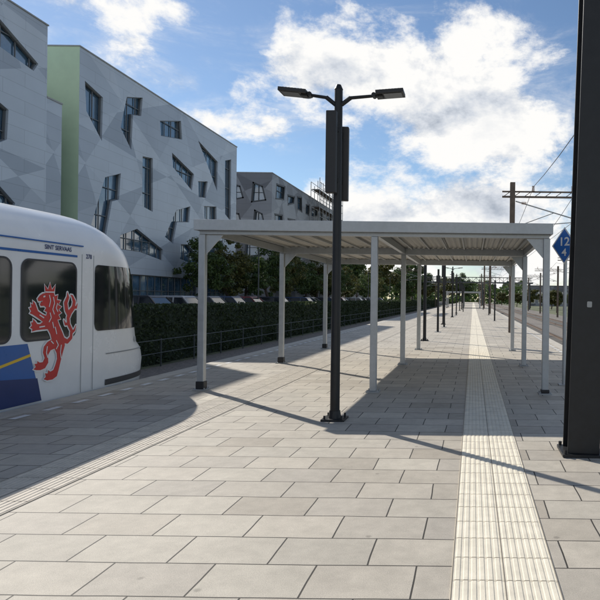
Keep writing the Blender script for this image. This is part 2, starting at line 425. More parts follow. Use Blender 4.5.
side_poly([(-39.9,0.58),(8.1,0.58),(8.66,0.69),(8.65,0.73),(8.1,0.62),(-39.9,0.62)], 0.007, M['yellow'], 'yellow_stripe')
side_poly([(-39.9,2.19),(9.66,2.19),(9.66,2.225),(-39.9,2.225)], 0.005, M['train_blue'], 'blue_stripe')
for yv in (9.78, 10.08, 6.92, 5.1, 3.1):
    mb = MB(); mb.box(SX, SX+0.003, yv-0.005, yv+0.005, 0.0, 2.25); train_part(mb, 'panel_seam', M['seam_light'])
mb = MB(); mb.box(SX-0.03, SX+0.012, -39.9, 9.8, 2.37, 2.39); train_part(mb, 'gutter', M['train_blue'])
TM = Matrix(((0,0,1,0),(1,0,0,0),(0,1,0,0),(0,0,0,1)))
def side_text(t, size, y, z, name='lettering', mat=None):
    text_mesh(name, t, size, mat or M['train_dblue'], tr, Matrix.Translation(Vector((SX+0.006, y, z))+OFF) @ TM, bold=0.002)
side_text('SINT SERVAAS', 0.094, 9.22, 2.30)
side_text('278', 0.10, 9.95, 2.22)
mb = MB(); mb.box(TC-0.9, TC+0.5, 1, 7.0, 2.95, 3.12); train_part(mb, 'roof_unit', M['galv_dull'], bevel=0.05)
mb = MB(); mb.box(TC-0.9, TC+0.5, -8, -1.0, 2.95, 3.12); train_part(mb, 'roof_unit', M['galv_dull'], bevel=0.05)
# heraldic lion rampant
LY, LZ, LS = 8.70, 0.32, 0.95
lion = [(0.13,1.32),(0.08,1.27),(0.10,1.23),(0.17,1.235),(0.20,1.24),(0.13,1.19),(0.15,1.155),(0.22,1.16),(0.27,1.13),(0.23,1.08),(0.29,1.06),(0.27,1.00),
 (0.18,1.03),(0.09,1.08),(0.06,1.14),(0.03,1.20),(-0.02,1.24),(-0.015,1.18),(-0.06,1.20),(-0.045,1.14),(-0.09,1.13),(-0.05,1.08),(-0.08,1.05),(-0.02,1.03),(0.08,0.98),(0.20,0.91),
 (0.14,0.875),(0.08,0.88),(0.04,0.92),(-0.01,0.96),(-0.01,0.91),(-0.05,0.91),(-0.03,0.86),(-0.07,0.83),(-0.02,0.81),(-0.03,0.77),(0.06,0.785),(0.20,0.79),(0.31,0.79),
 (0.37,0.71),(0.40,0.62),(0.31,0.59),(0.23,0.52),(0.21,0.43),(0.25,0.34),(0.21,0.28),(0.14,0.28),(0.09,0.31),(0.09,0.27),(0.03,0.27),(0.06,0.22),(0.01,0.19),(0.07,0.17),(0.16,0.16),(0.26,0.18),(0.33,0.26),(0.32,0.38),(0.38,0.45),(0.47,0.47),
 (0.52,0.39),(0.53,0.30),(0.49,0.20),(0.45,0.13),(0.38,0.11),(0.33,0.14),(0.32,0.09),(0.26,0.10),(0.28,0.04),(0.23,0.01),(0.31,-0.02),(0.43,-0.02),(0.53,0.02),(0.57,0.12),(0.61,0.24),(0.66,0.38),(0.71,0.50),
 (0.70,0.62),(0.64,0.73),(0.57,0.84),(0.53,0.93),(0.60,0.94),(0.55,1.01),(0.62,1.04),(0.55,1.09),(0.62,1.14),(0.54,1.17),(0.60,1.24),(0.51,1.25),(0.53,1.33),(0.46,1.31),
 (0.44,1.36),(0.47,1.49),(0.395,1.41),(0.35,1.52),(0.305,1.41),(0.23,1.49),(0.25,1.36),(0.19,1.35)]
tail = [[(0.66,0.60,.045),(0.77,0.56,.035),(0.86,0.62,.032),(0.87,0.74,.030),(0.80,0.84,.032),(0.78,0.95,.036),(0.83,1.05,.045),(0.91,1.12,.04),(0.93,1.22,.035),(0.88,1.31,.02),(0.84,1.33,.006)],
 [(0.80,1.00,.035),(0.74,1.09,.04),(0.72,1.20,.04),(0.77,1.29,.03),(0.76,1.37,.006)],
 [(0.86,0.70,.03),(0.94,0.74,.02),(0.98,0.82,.005)],[(0.80,0.86,.03),(0.72,0.85,.02),(0.68,0.92,.005)],[(0.9,1.14,.03),(0.98,1.12,.02),(1.01,1.19,.005)]]
def offset_poly(pts, d):
    out = []; n = len(pts)
    area = sum(pts[i][0]*pts[(i+1)%n][1]-pts[(i+1)%n][0]*pts[i][1] for i in range(n)); sg = 1 if area > 0 else -1
    for i in range(n):
        p0, p1, p2 = Vector(pts[i-1]), Vector(pts[i]), Vector(pts[(i+1)%n])
        a = (p1-p0).normalized(); b = (p2-p1).normalized()
        na = Vector((a.y,-a.x))*sg; nb = Vector((b.y,-b.x))*sg
        m = na+nb
        m = m.normalized() if m.length > 0.1 else na
        out.append((p1.x+m.x*d, p1.y+m.y*d))
    return out
def lion_mesh(extra, x0, name, mat):
    mb = MB(); x = x0
    pts = offset_poly(lion, extra) if extra else lion
    vs = [Vector(p) for p in pts]; es = [(i, (i+1) % len(pts)) for i in range(len(pts))]
    rv, re, rf, *_ = delaunay_2d_cdt(vs, es, [], 0, 1e-6)
    b = len(mb.v); mb.v += [(x, LY+v[0]*LS, LZ+v[1]*LS) for v in rv]
    def pipl(p):
        c = False
        for i in range(len(pts)):
            x1, y1 = pts[i]; x2, y2 = pts[(i+1) % len(pts)]
            if (y1 > p[1]) != (y2 > p[1]) and p[0] < (x2-x1)*(p[1]-y1)/(y2-y1)+x1: c = not c
        return c
    for f in rf:
        c = sum((rv[i] for i in f), Vector((0,0)))/len(f)
        if pipl(c): mb.f.append([b+i for i in f])
    for st in tail:
        for (a, b_) in zip(st, st[1:]):
            x += 0.00006
            d = Vector((b_[0]-a[0], b_[1]-a[1])); d.normalize()
            ra, rb = a[2]+extra, b_[2]+extra; ang = math.atan2(d.x, -d.y); q = []
            for i in range(7):
                t = ang+math.pi*i/6; q.append((a[0]+ra*math.cos(t), a[1]+ra*math.sin(t)))
            for i in range(7):
                t = ang+math.pi+math.pi*i/6; q.append((b_[0]+rb*math.cos(t), b_[1]+rb*math.sin(t)))
            mb.poly([(x, LY+p[0]*LS, LZ+p[1]*LS) for p in q])
    return train_part(mb, name, mat, fix=False)
lion_mesh(0.024, SX+0.009, 'emblem_outline', M['train_white'])
lion_mesh(0.0, SX+0.0125, 'lion_emblem', M['red'])
def wl(pts, w=.007):
    mb = MB(); x = SX+.016
    for a, b_ in zip(pts, pts[1:]):
        a = Vector(a)*LS; b_ = Vector(b_)*LS; x += .0001
        d = (b_-a).normalized(); nn = Vector((-d.y, d.x))*w
        mb.poly([(x, LY+p.x, LZ+p.y) for p in (a+nn, a-nn, b_-nn, b_+nn)])
    train_part(mb, 'emblem_line', M['train_white'], fix=False)
wl([(.20,1.30),(.24,1.31)], .011)
for q in ([(.33,1.33),(.36,1.24),(.33,1.14)],[(.42,1.30),(.45,1.20),(.41,1.10),(.45,1.02)],[(.35,1.05),(.38,.97),(.33,.90)],[(.24,1.375),(.45,1.375)],[(.47,.82),(.51,.70)],[(.50,.60),(.55,.52),(.50,.46)],[(.62,.52),(.60,.40),(.62,.30)],[(.30,.52),(.28,.42),(.31,.34)],[(.22,.97),(.12,1.02)],[(.24,.84),(.12,.83)],[(.52,1.20),(.49,1.12),(.53,1.06)],[(.41,.90),(.44,.80)],[(.38,.60),(.44,.55)]): wl(q, .0085)

# ------------------------------------------------------------------ shelter
SH = root('platform_shelter', (-1.68, 10.2, 0), 'galvanised steel platform canopy on slim square posts', 'platform shelter')
xs = [-2.92, 0, 2.92]; ys = [0, 4.25, 8.5]
for i, x in enumerate(xs):
    for j, yv in enumerate(ys):
        mb = MB(); mb.box(x-0.055, x+0.055, yv-0.055, yv+0.055, 0.02, 2.64); ps = mb.make('post', M['galv'], SH, bevel=0.008)
        mb = MB(); mb.box(x-0.11, x+0.11, yv-0.11, yv+0.11, 0.001, 0.02)
        for a in (-.085, .085):
            for b_ in (-.085, .085): mb.tube((x+a, yv+b_, .02), (x+a, yv+b_, .045), .012, seg=6)
        mb.make('base_plate', M['galv_dull'], ps)
        if i == 0 or (i == 2 and j == 0):
            mb = MB(); mb.box(x-0.07, x+0.07, yv-0.07, yv+0.07, 0.021, 0.15 if i == 0 else 0.08); mb.make('foot_sleeve', M['black_plastic'], ps, bevel=0.01)
        if i != 1:
            s = 1 if i == 2 else -1
            mb = MB(); pts = [(x-s*0.056, 2.3), (x-s*0.056, 2.63), (x-s*0.34, 2.63)]
            mb.prism(pts, yv-0.01, yv+0.01, 'y'); mb.make('gusset', M['galv'], SH)
for yv in ys:
    mb = MB(); mb.box(-2.96, 2.96, yv-0.05, yv+0.05, 2.64, 2.80); mb.make('cross_beam', M['galv'], SH, bevel=0.006)
for x in xs:
    for a, b_ in ((0.055, 4.195), (4.305, 8.445)):
        mb = MB(); mb.box(x-0.04, x+0.04, a, b_, 2.66, 2.79); mb.make('long_beam', M['galv'], SH)
for k in range(14):
    x = -2.92+5.84*(k+.5)/14
    for a, b_ in ((0.052, 4.198), (4.302, 8.448)):
        mb = MB(); mb.box(x-0.015, x+0.015, a, b_, 2.765, 2.792); mb.make('roof_rib', M['galv_dull'], SH)
N = 150
mb = MB()
for i in range(N+1):
    x = -2.96+5.92*i/N; z = 2.815+0.016*math.cos(i*math.pi/1.5)
    mb.v += [(x, -0.12, z), (x, 8.62, z), (x, -0.12, z+0.015), (x, 8.62, z+0.015)]
for i in range(N):
    a = i*4; b_ = a+4
    mb.f += [[a, a+1, b_+1, b_], [a+2, b_+2, b_+3, a+3], [a, b_, b_+2, a+2], [a+1, a+3, b_+3, b_+1]]
mb.make('roof', M['roof_sheet'], SH)
for bx in ((-3.01, 3.01, -0.16, -0.125), (-3.01, 3.01, 8.625, 8.66), (-3.01, -2.975, -0.124, 8.624), (2.975, 3.01, -0.124, 8.624)):
    mb = MB(); mb.box(*bx, 2.70, 2.88); mb.make('fascia', M['galv'], SH, bevel=0.005)

# ------------------------------------------------------------------ lamp posts
def lamp(loc, label):
    L = root('street_lamp', loc, label, 'street lamp', 'lamp posts along the platform')
    mb = MB(); mb.box(-0.15, 0.15, -0.15, 0.15, 0.001, 0.025)
    for a in (-.11, .11):
        for b_ in (-.11, .11): mb.tube((a, b_, .025), (a, b_, .07), .014, seg=6)
    mb.make('base_plate', M['black_steel'], L)
    mb = MB(); mb.tube((0,0,0.025), (0,0,4.32), 0.062, 0.052, 20); mb.tube((0,0,4.32), (0,0,4.38), 0.057, 0.03, 20)
    mb.tube((0,0,0.025), (0,0,0.12), 0.085, 0.07, 20)
    mb.make('pole', M['black_steel'], L, smooth=False)
    for s, l0 in ((-1, 0.40), (1, 0.50)):
        H = 4.245
        mb = MB(); mb.tube((s*0.04, 0, 4.12), (s*0.16, 0, 4.215), 0.028); mb.tube((s*0.15, 0, 4.21), (s*l0, 0, H), 0.022, 0.02)
        mb.tube((s*l0*0.93, -0.05, H), (s*l0*0.93, 0.05, H), 0.03)
        mb.make('arm', M['black_steel'], L)
        T = Matrix.Translation((s*l0, 0, H)) @ Matrix.Rotation(-s*R(5), 4, 'Y') @ Matrix.Rotation(R(1), 4, 'X')
        mb = MB()
        x0, x1 = (0, 0.36) if s > 0 else (-0.36, 0)
        mb.box(x0, x1, -0.13, 0.13, -0.012, 0.035, T)
        for k in range(7):
            xa = x0+0.05+k*0.04; mb.box(xa, xa+0.016, -0.11, 0.11, 0.0355, 0.043, T)
        mb.box(x0 if s > 0 else x1-0.08, x0+0.08 if s > 0 else x1, -0.06, 0.06, -0.035, -0.0125, T)
        h = mb.make('lamp_head', M['black_plastic'], L, bevel=0.003)
        mb = MB(); mb.box(x0+0.1 if s > 0 else x0+0.03, x1-0.03 if s > 0 else x1-0.1, -0.10, 0.10, -0.018, -0.0125, T); mb.make('lens', M['led'], h)
    T = Matrix.Rotation(R(-4), 4, 'Z')
    mb = MB(); mb.box(-0.115, 0.02, -0.17, -0.08, 2.94, 4.0, T); o = mb.make('loudspeaker', M['black_plastic'], L, bevel=0.012)
    for z in (3.1, 3.75):
        mb = MB(); mb.box(-0.04, 0.02, -0.085, -0.045, z, z+.06); mb.make('bracket', M['black_steel'], o)
    mb = MB(); mb.box(0.0, 0.125, 0.07, 0.16, 2.88, 3.86, Matrix.Rotation(R(4), 4, 'Z')); o = mb.make('loudspeaker', M['black_plastic'], L, bevel=0.012)
    for z in (3.1, 3.7):
        mb = MB(); mb.box(-0.02, 0.05, 0.045, 0.08, z, z+.06); mb.make('bracket', M['black_steel'], o)
    return L
L0 = lamp((-1.79, 7.85, 0), 'black twin-arm lamp post with two loudspeakers, on paved platform')
for yv in (22.6, 37.2, 51.8, 66.4, 81, 95.6, 110.2, 125):
    clone(L0, (-1.79+random.uniform(-.05,.05), yv, 0))

IP = root('notice_post', (-1.66, 28.6, 0), 'slim black post with small notice board on paved platform', 'notice post', 'notice posts along the platform')
mb = MB(); mb.tube((0,0,.02), (0,0,3.0), .055, .05, 14); mb.make('post', M['black_steel'], IP)
mb = MB(); mb.box(-.10, .10, -.085, -.055, 2.35, 2.7); mb.make('panel', M['black_plastic'], IP, bevel=0.01)
mb = MB(); mb.box(-.14, .14, -.14, .14, .001, .02); mb.make('base_plate', M['galv_dull'], IP)
for p_ in ((-1.6, 33.6), (-1.6, 58), (-1.6, 88), (1.6, 44), (1.6, 60), (1.55, 90), (-1.2, 74)): clone(IP, (*p_, 0))

# ------------------------------------------------------------------ sign
SG = root('platform_sign', (1.73, 11.3, 0), 'blue diamond track number sign with white numerals on steel pole', 'sign')
mb = MB(); mb.tube((0,0,0.02), (0,0,2.9), .035, seg=14); mb.make('pole', M['galv'], SG)
mb = MB(); mb.box(-.1,.1,-.1,.1,.001,.02); mb.make('base_plate', M['galv_dull'], SG)
rz = Matrix.Rotation(R(-30), 4, 'Z')
def diamond(h, w_, y0, y1):
    mb = MB(); mb.prism([(0,-h),(w_,0),(0,h),(-w_,0)], y0, y1, 'y'); mb.v = [tuple(rz @ Vector(p) + Vector((0,0,2.62))) for p in mb.v]; return mb
pn = diamond(.35, .25, -.06, -.04).make('panel', M['white_paint'], SG)
diamond(.315, .222, -.066, -.0605).make('blue_field', M['sign_blue'], pn)
def sign_text(t, size, x, z, parent):
    Mx = Matrix.Translation((0,0,2.62)) @ rz @ Matrix.Translation((x, -.069, z)) @ Matrix.Rotation(R(90), 4, 'X')
    text_mesh('lettering', t, size, M['white_paint'], parent, Mx, bold=0.004)
sign_text('12', .22, 0, .07, pn); sign_text('4', .19, 0, -.13, pn)

# ------------------------------------------------------------------ catenary masts
def hbeam(mb, w, z0, z1, t=0.018):
    h = w/2
    mb.prism([(-h,-h),(h,-h),(h,-h+t),(t/2,-h+t),(t/2,h-t),(h,h-t),(h,h),(-h,h),(-h,h-t),(-t/2,h-t),(-t/2,-h+t),(-h,-h+t)], z0, z1, 'z')
CM = root('catenary_mast', (1.15, 6.3, 0), 'thick black steel column with bolted base plate on platform', 'catenary mast')
mb = MB(); hbeam(mb, 0.33, 0.03, 8.2, 0.02); mb.make('column', M['black_steel'], CM, bevel=0.004)
mb = MB(); mb.box(-.22,.22,-.22,.22,.001,.03)
for a in (-.19,.19):
    for b_ in (-.19, .19): mb.tube((a,b_,.03),(a,b_,.07),.018,seg=6)
mb.make('base_plate', M['black_steel'], CM)
mb = MB(); mb.prism(rrect(-.02,.03,1.53,1.59,.01), -.168, -.1665, 'y'); mb.make('sticker', M['galv_dull'], CM)
mb = MB(); mb.box(0.17, 3.9, -.05, .05, 6.3, 6.4); mb.beam((.17,0,7.6),(3.6,0,6.42),.04,.04); mb.make('arm', M['black_steel'], CM)
CM.rotation_euler = (0, R(1.35), 0)

MM = root('catenary_mast', (1.85, 29, 0), 'weathered brown overhead line mast with crossbar and insulators', 'catenary mast', 'overhead line masts beside the tracks')
mb = MB(); hbeam(mb, 0.24, 0, 7.25, 0.015); mb.make('column', M['mast_brown'], MM)
mb = MB(); mb.box(-.5, 3.3, -.06, .06, 6.52, 6.60); mb.box(-.5, 3.3, -.06, .06, 6.78, 6.84)
for k in range(7): mb.beam((-.4+k*.5, 0, 6.60), (-.15+k*.5, 0, 6.78), .03, .03)
mb.make('crossbar', M['mast_brown'], MM)
mb = MB(); mb.beam((.15,0,6.35),(2.9,0,5.55),.05,.05); mb.beam((.15,0,5.1),(2.9,0,5.35),.04,.04); mb.beam((.15,0,5.1),(2.0,0,5.8),.035,.035); mb.make('stay', M['galv_dull'], MM)
mb = MB()
for x, z in ((.45, 6.26), (.5, 5.13)):
    for k in range(4): mb.tube((x+k*.06, 0, z), (x+k*.06+.03, 0, z), .07)
for x in (1.0, 2.9):
    for k in range(4): mb.tube((x, 0, 6.85+k*.07), (x, 0, 6.88+k*.07), .07)
mb.make('insulator', M['insul'], MM)
for yv in (66, 100, 134, 168, 201): clone(MM, (1.85, yv, 0))
MM2 = clone(MM, (12.0, 40, -0.85), R(180), 'weathered brown overhead line mast beyond the far track')
for yv in (62, 85, 107, 130, 175): clone(MM2, (12.0, yv, -0.85), R(180))
for yv in (90, 130, 170): clone(MM, (-10.6, yv, -0.85), 0, 'weathered brown overhead line mast beside the hedge')
for (x, z, n_) in ((4.75, 5.35, 0), (4.75, 6.55, 1), (9.1, 4.5, 0), (9.1, 5.7, 1), (2.85, 7.05, 2)):
    mb = MB()
    ysn = [-15, 29, 66, 100, 134, 168, 201]
    for a, b_ in zip(ysn, ysn[1:]):
        N = 10
        for k in range(N):
            f0, f1 = k/N, (k+1)/N
            sag = (0 if n_ == 0 else 0.9)
            mb.tube((x, a+(b_-a)*f0, z-sag*4*f0*(1-f0)), (x, a+(b_-a)*f1, z-sag*4*f1*(1-f1)), .013, seg=5, caps=False)
    o = mb.make('overhead_wire', M['seam'], None); tag(o, 'thin overhead electric wire strung above the tracks', 'overhead wire', 'overhead wires')
# footbridge across the tracks in the distance
FB = root('footbridge', (0, 150, 0), 'dark steel footbridge crossing above the railway tracks', 'footbridge')
mb = MB(); mb.box(-13, 15, 0, 2.4, 5.6, 5.9); mb.make('deck', M['fence_steel'], FB)
for yv in (0.0, 2.34):
    mb = MB(); mb.box(-13, 15, yv, yv+.06, 7.0, 7.1)
    for k in range(29): mb.box(-13+k*.98, -12.94+k*.98, yv, yv+.06, 5.901, 7.0)
    for k in range(28): mb.beam((-12.97+k*.98, yv+.03, 5.95 if k % 2 else 6.95), (-11.99+k*.98, yv+.03, 6.95 if k % 2 else 5.95), .05, .05)
    mb.make('railing', M['fence_steel'], FB)
for x in (-12.2, 2.4, 14.2):
    for yv in (.3, 2.1):
        mb = MB(); mb.box(x-.15, x+.15, yv-.15, yv+.15, -.9, 5.6); mb.make('pillar', M['fence_steel'], FB)
# second far canopy on the platform
SH2 = clone(SH, (-1.68, 104, 0), None, 'galvanised steel platform canopy farther along the platform')

# ------------------------------------------------------------------ buildings
def pip(p, poly):
    x, y = p; c = False; n = len(poly)
    for i in range(n):
        x1, y1 = poly[i]; x2, y2 = poly[(i+1) % n]
        if (y1 > y) != (y2 > y) and x < (x2-x1)*(y-y1)/(y2-y1)+x1: c = not c
    return c
def facade_wall(rt, org, udir, ndir, u0, u1, z0, z1, holes, mat, framemat, depth=0.25, mull=0.8, bar=1.0):
    U = Vector(udir); Nn = Vector(ndir); O = Vector(org)
    P = lambda u, z, d=0: tuple(O + U*u + Vector((0,0,z)) + Nn*d)
    vs = [Vector(p) for p in ((u0,z0),(u1,z0),(u1,z1),(u0,z1))]; es = [(0,1),(1,2),(2,3),(3,0)]
    for h in holes:
        b = len(vs); vs += [Vector(p) for p in h]; es += [(b+i, b+(i+1) % len(h)) for i in range(len(h))]
    rv, re, rf, *_ = delaunay_2d_cdt(vs, es, [], 0, 1e-5)
    mb = MB(); mb.v = [P(v[0], v[1]) for v in rv]
    for f in rf:
        c = sum((rv[i] for i in f), Vector((0,0)))/len(f)
        if not any(pip((c.x, c.y), h) for h in holes): mb.f.append(list(f))
    for h in holes:
        for i in range(len(h)):
            a = h[i]; b = h[(i+1) % len(h)]
            mb.poly([P(*a), P(*b), P(*b, -depth), P(*a, -depth)])
    wall = mb.make('wall', mat, rt, fix=False)
    for h in holes:
        mb = MB(); mb.poly([P(u, z, -depth+0.03) for u, z in h]); g = mb.make('window', M['bglass'], rt, fix=False)
        mb = MB()
        for i in range(len(h)):
            a = Vector(P(*h[i], -depth+0.1)); b = Vector(P(*h[(i+1) % len(h)], -depth+0.1)); mb.beam(a, b, 0.09*bar, 0.09*bar)
        us = [p[0] for p in h]; zz = [p[1] for p in h]
        def cross(val, ax):
            out = []
            for i in range(len(h)):
                a = h[i]; b = h[(i+1) % len(h)]
                if (a[ax] > val) != (b[ax] > val): out.append(a[1-ax]+(b[1-ax]-a[1-ax])*(val-a[ax])/(b[ax]-a[ax]))
            out.sort(); return list(zip(out[::2], out[1::2]))
        u = min(us)+mull
        while u < max(us)-0.3:
            for a, b in cross(u, 0): mb.beam(P(u, a, -depth+0.09), P(u, b, -depth+0.09), 0.045, 0.045)
            u += mull
        z = min(zz)+1.0
        while z < max(zz)-0.4:
            for a, b in cross(z, 1): mb.beam(P(a, z, -depth+0.1), P(b, z, -depth+0.1), 0.04, 0.04)
            z += 1.5
        mb.make('frame', framemat, g)
    return wall
K = 0.68; FX = -28*K
W_main = [
 [(43,16.9),(45.1,16.4),(45.05,13.1),(43.2,14.8)],
 [(48.2,17.5),(50.5,18.2),(50.3,16.6),(49.1,16.3),(48.9,13.4),(47.4,14.8)],
 [(53.3,17.1),(57.1,18.2),(57.4,16.5),(53.5,15.8)],
 [(50.6,13.3),(52.2,13.5),(52.3,8.85),(50.6,9.1)],
 [(55.5,14.8),(59.9,13.7),(59.5,12.0),(55.7,13.5)],
 [(60.7,17.3),(65.4,16.2),(65.3,13.0),(63,15.2)],
 [(67.3,16.8),(69.0,17.3),(69.1,10.2),(67.5,10.8)],
 [(45.5,10.5),(47.5,11.2),(47.3,9.1),(46.4,8.8),(45.7,6.1),(43.9,6.7)],
 [(47.5,6.3),(49.9,7.1),(54.1,5.7),(54.1,4.7),(50.4,5.2),(47.6,5.2)],
 [(56.4,9.6),(59.2,10.4),(59,8.8),(56.6,8.5),(55.9,6.4),(54.4,6.9)],
 [(57.4,6.5),(58.8,6.6),(61,5.5),(60.8,4.6),(57.2,5.1)],
 [(62.2,10.9),(65.2,11.3),(65.3,9.7),(62.4,9.6)],
 [(60.8,13.2),(63,13.6),(62.6,11.8),(61,11.6)],
 [(63,7.2),(67,7.8),(67,6.2),(63.4,5.8)],
 [(43.2,0.5),(47.6,0.5),(47.6,3.1),(43.2,3.1)],
 [(48.5,.5),(61,.5),(61,3.3),(48.5,3.3)],
 [(62.2,.5),(70,.5),(70,3.2),(62.2,3.2)],
]
zk = lambda z: 1.6+(z-1.6)*K
def shiftp(h, d): return [((a-d)*K, zk(b)) for a, b in h]
def building(y0, y1, zt, depth, holes, mat, name, label, endmat, endholes=[], zb=0.12, fm='frame_mid', bar=1.1):
    L = (y1-y0)*K; zt = zk(zt)
    rt = root(name, (FX, y0*K, zb), label, 'building')
    facade_wall(rt, (0,0,-zb), (0,1,0), (1,0,0), 0, L, zb, zt, [shiftp(h, y0) for h in holes], mat, M[fm], bar=bar)
    facade_wall(rt, (0,0,-zb), (-1,0,0), (0,-1,0), 0, depth, zb, zt, endholes, endmat, M[fm], bar=bar)
    mb = MB(); mb.poly([(-depth,0,0),(-depth,L,0),(-depth,L,zt-zb),(-depth,0,zt-zb)]); mb.poly([(0,L,0),(-depth,L,0),(-depth,L,zt-zb),(0,L,zt-zb)])
    mb.make('rear_wall', mat, rt)
    mb = MB(); mb.box(-depth+0.02, -0.32, 0.02, L-0.02, zt-zb-0.7, zt-zb-0.5)
    mb.make('roof', M['roofing'], rt)
    mb = MB(); h = zt-zb
    mb.box(-0.25, 0.04, -0.04, L+0.04, h+0.002, h+0.06); mb.box(-depth-0.04, -0.252, -0.04, 0.25, h+0.002, h+0.06)
    mb.make('parapet', M['galv_dull'], rt)
    return rt
building(42.4, 70.6, 19.1, 20, W_main, M['facade'], 'office_building', 'angular silver-clad office building with slanted windows and green end wall', M['green_wall'])
W_near = [
 [(33.4,18.3),(35.3,17.7),(38.4,16.3),(38,15.7),(35.3,16.1),(33.2,16.8)],
 [(34,13.3),(36,12.6),(35.9,10.8),(34.2,9.8)],
 [(33.8,8.2),(35.3,8),(36.6,7.1),(36.2,6),(33.8,6)],
 [(28,16.5),(31,17.5),(31,14.8),(28.5,14.0)],[(26,11),(30.5,12),(30.2,10),(26.4,9.2)],[(28,7),(31.5,7.6),(31,5),(28.2,4.8)],[(20,16),(24,17),(23.5,14),(20.4,13)],[(21,8),(24,9),(24,6),(21,5)],
 [(18,.5),(30,.5),(30,3.2),(18,3.2)],
]
building(2, 39.2, 19.1, 20, W_near, M['facade'], 'office_building', 'silver-grey clad office building with slanted strip windows', M['facade'])
rt = root('connecting_block', (FX-0.02, 39.2*K+0.01, 0.12), 'grey clad link block between two silver buildings', 'building')
mb = MB(); mb.box(-6, 0, 0.0, 1.0, 0, 10.2); mb.make('wall', M['facade'], rt)
mb = MB(); mb.box(-6.03, 0.03, -0.005, 1.03, 10.201, 10.27); mb.make('parapet', M['galv_dull'], rt)
random.seed(11)
W3 = []
for fl in range(4):
    z = 4.2+fl*3.7
    y = 84.2+random.uniform(0, 1.5)
    while y < 114:
        w = random.uniform(2.0, 4.6); hh = random.uniform(1.9, 2.7); s = random.uniform(-.8, .8)
        W3.append([(y, z+max(0,s)), (y+w, z+max(0,-s)), (y+w+random.uniform(-.5,.5), z+hh), (y+random.uniform(-.5,.5), z+hh-0.3)]); y += w+random.uniform(1.1, 2.2)
E3 = []
for fl in range(4):
    z = 2.6+fl*2.6; x = 0.5
    while x < 12:
        w = random.uniform(1.2, 2.4); s = random.uniform(-.4,.5)
        E3.append([(x, z+max(0,s)), (x+w, z+max(0,-s)), (x+w-.15, z+2.0), (x+.35, z+1.6)]); x += w+random.uniform(.4, .9)
building(83, 119, 18.7, 18, W3, M['facade_b'], 'office_building', 'dark grey clad office building with black skewed windows', M['facade_b'], E3, fm='frame_dark', bar=3.2)
SC = root('scaffolding', (FX+0.4, 68.5, 0.25), 'steel tube scaffolding rising above the roof of grey building', 'scaffolding')
mb = MB()
for k in range(9):
    for x in (0.0, 1.0): mb.tube((x, k*1.5, 0), (x, k*1.5, 14.0+random.uniform(0,1.5)), .045, seg=6)
mb.make('upright', M['galv_dull'], SC)
mb = MB()
for l_ in range(7):
    z = 1.9+l_*1.95
    for x in (0.0, 1.0): mb.tube((x, 0, z), (x, 12.0, z), .035, seg=6); mb.tube((x, 0, z+.9), (x, 12.0, z+.9), .03, seg=6)
    for k in range(9): mb.tube((0, k*1.5, z), (1.0, k*1.5, z), .03, seg=6)
mb.make('ledger', M['galv_dull'], SC)
mb = MB()
for l_ in range(7): mb.box(0.1, 0.9, 0, 12.0, 1.95+l_*1.95, 1.99+l_*1.95)
mb.make('deck_board', M['bark'], SC)
def low(x, y, w, d, h, mat, label):
    rt = root('warehouse', (x, y, -0.9), label, 'building')
    hs = []
    n = int(w//3.2)
    for f in range(int(h//3.2)):
        for i in range(n): hs.append([(0.8+i*3.2, 1+f*3.1), (2.9+i*3.2, 1+f*3.1), (2.9+i*3.2, 2.6+f*3.1), (0.8+i*3.2, 2.6+f*3.1)])
    facade_wall(rt, (0,0,0), (1,0,0), (0,-1,0), 0, w, 0, h, hs, mat, M['frame_light'], 0.15)
    mb = MB(); mb.box(0.01, w-.01, 0.3, d, 0, h-.02); mb.make('rear_volume', mat, rt)
    mb = MB(); mb.box(-.2, w+.2, -.2, d+.2, h, h+.25); mb.make('roof', M['roofing'], rt)
low(-62, 215, 26, 14, 9.5, M['concrete'], 'low pale concrete building beyond the trees')
low(22, 240, 30, 14, 8, M['facade_b'], 'low grey building beside the railway yard')

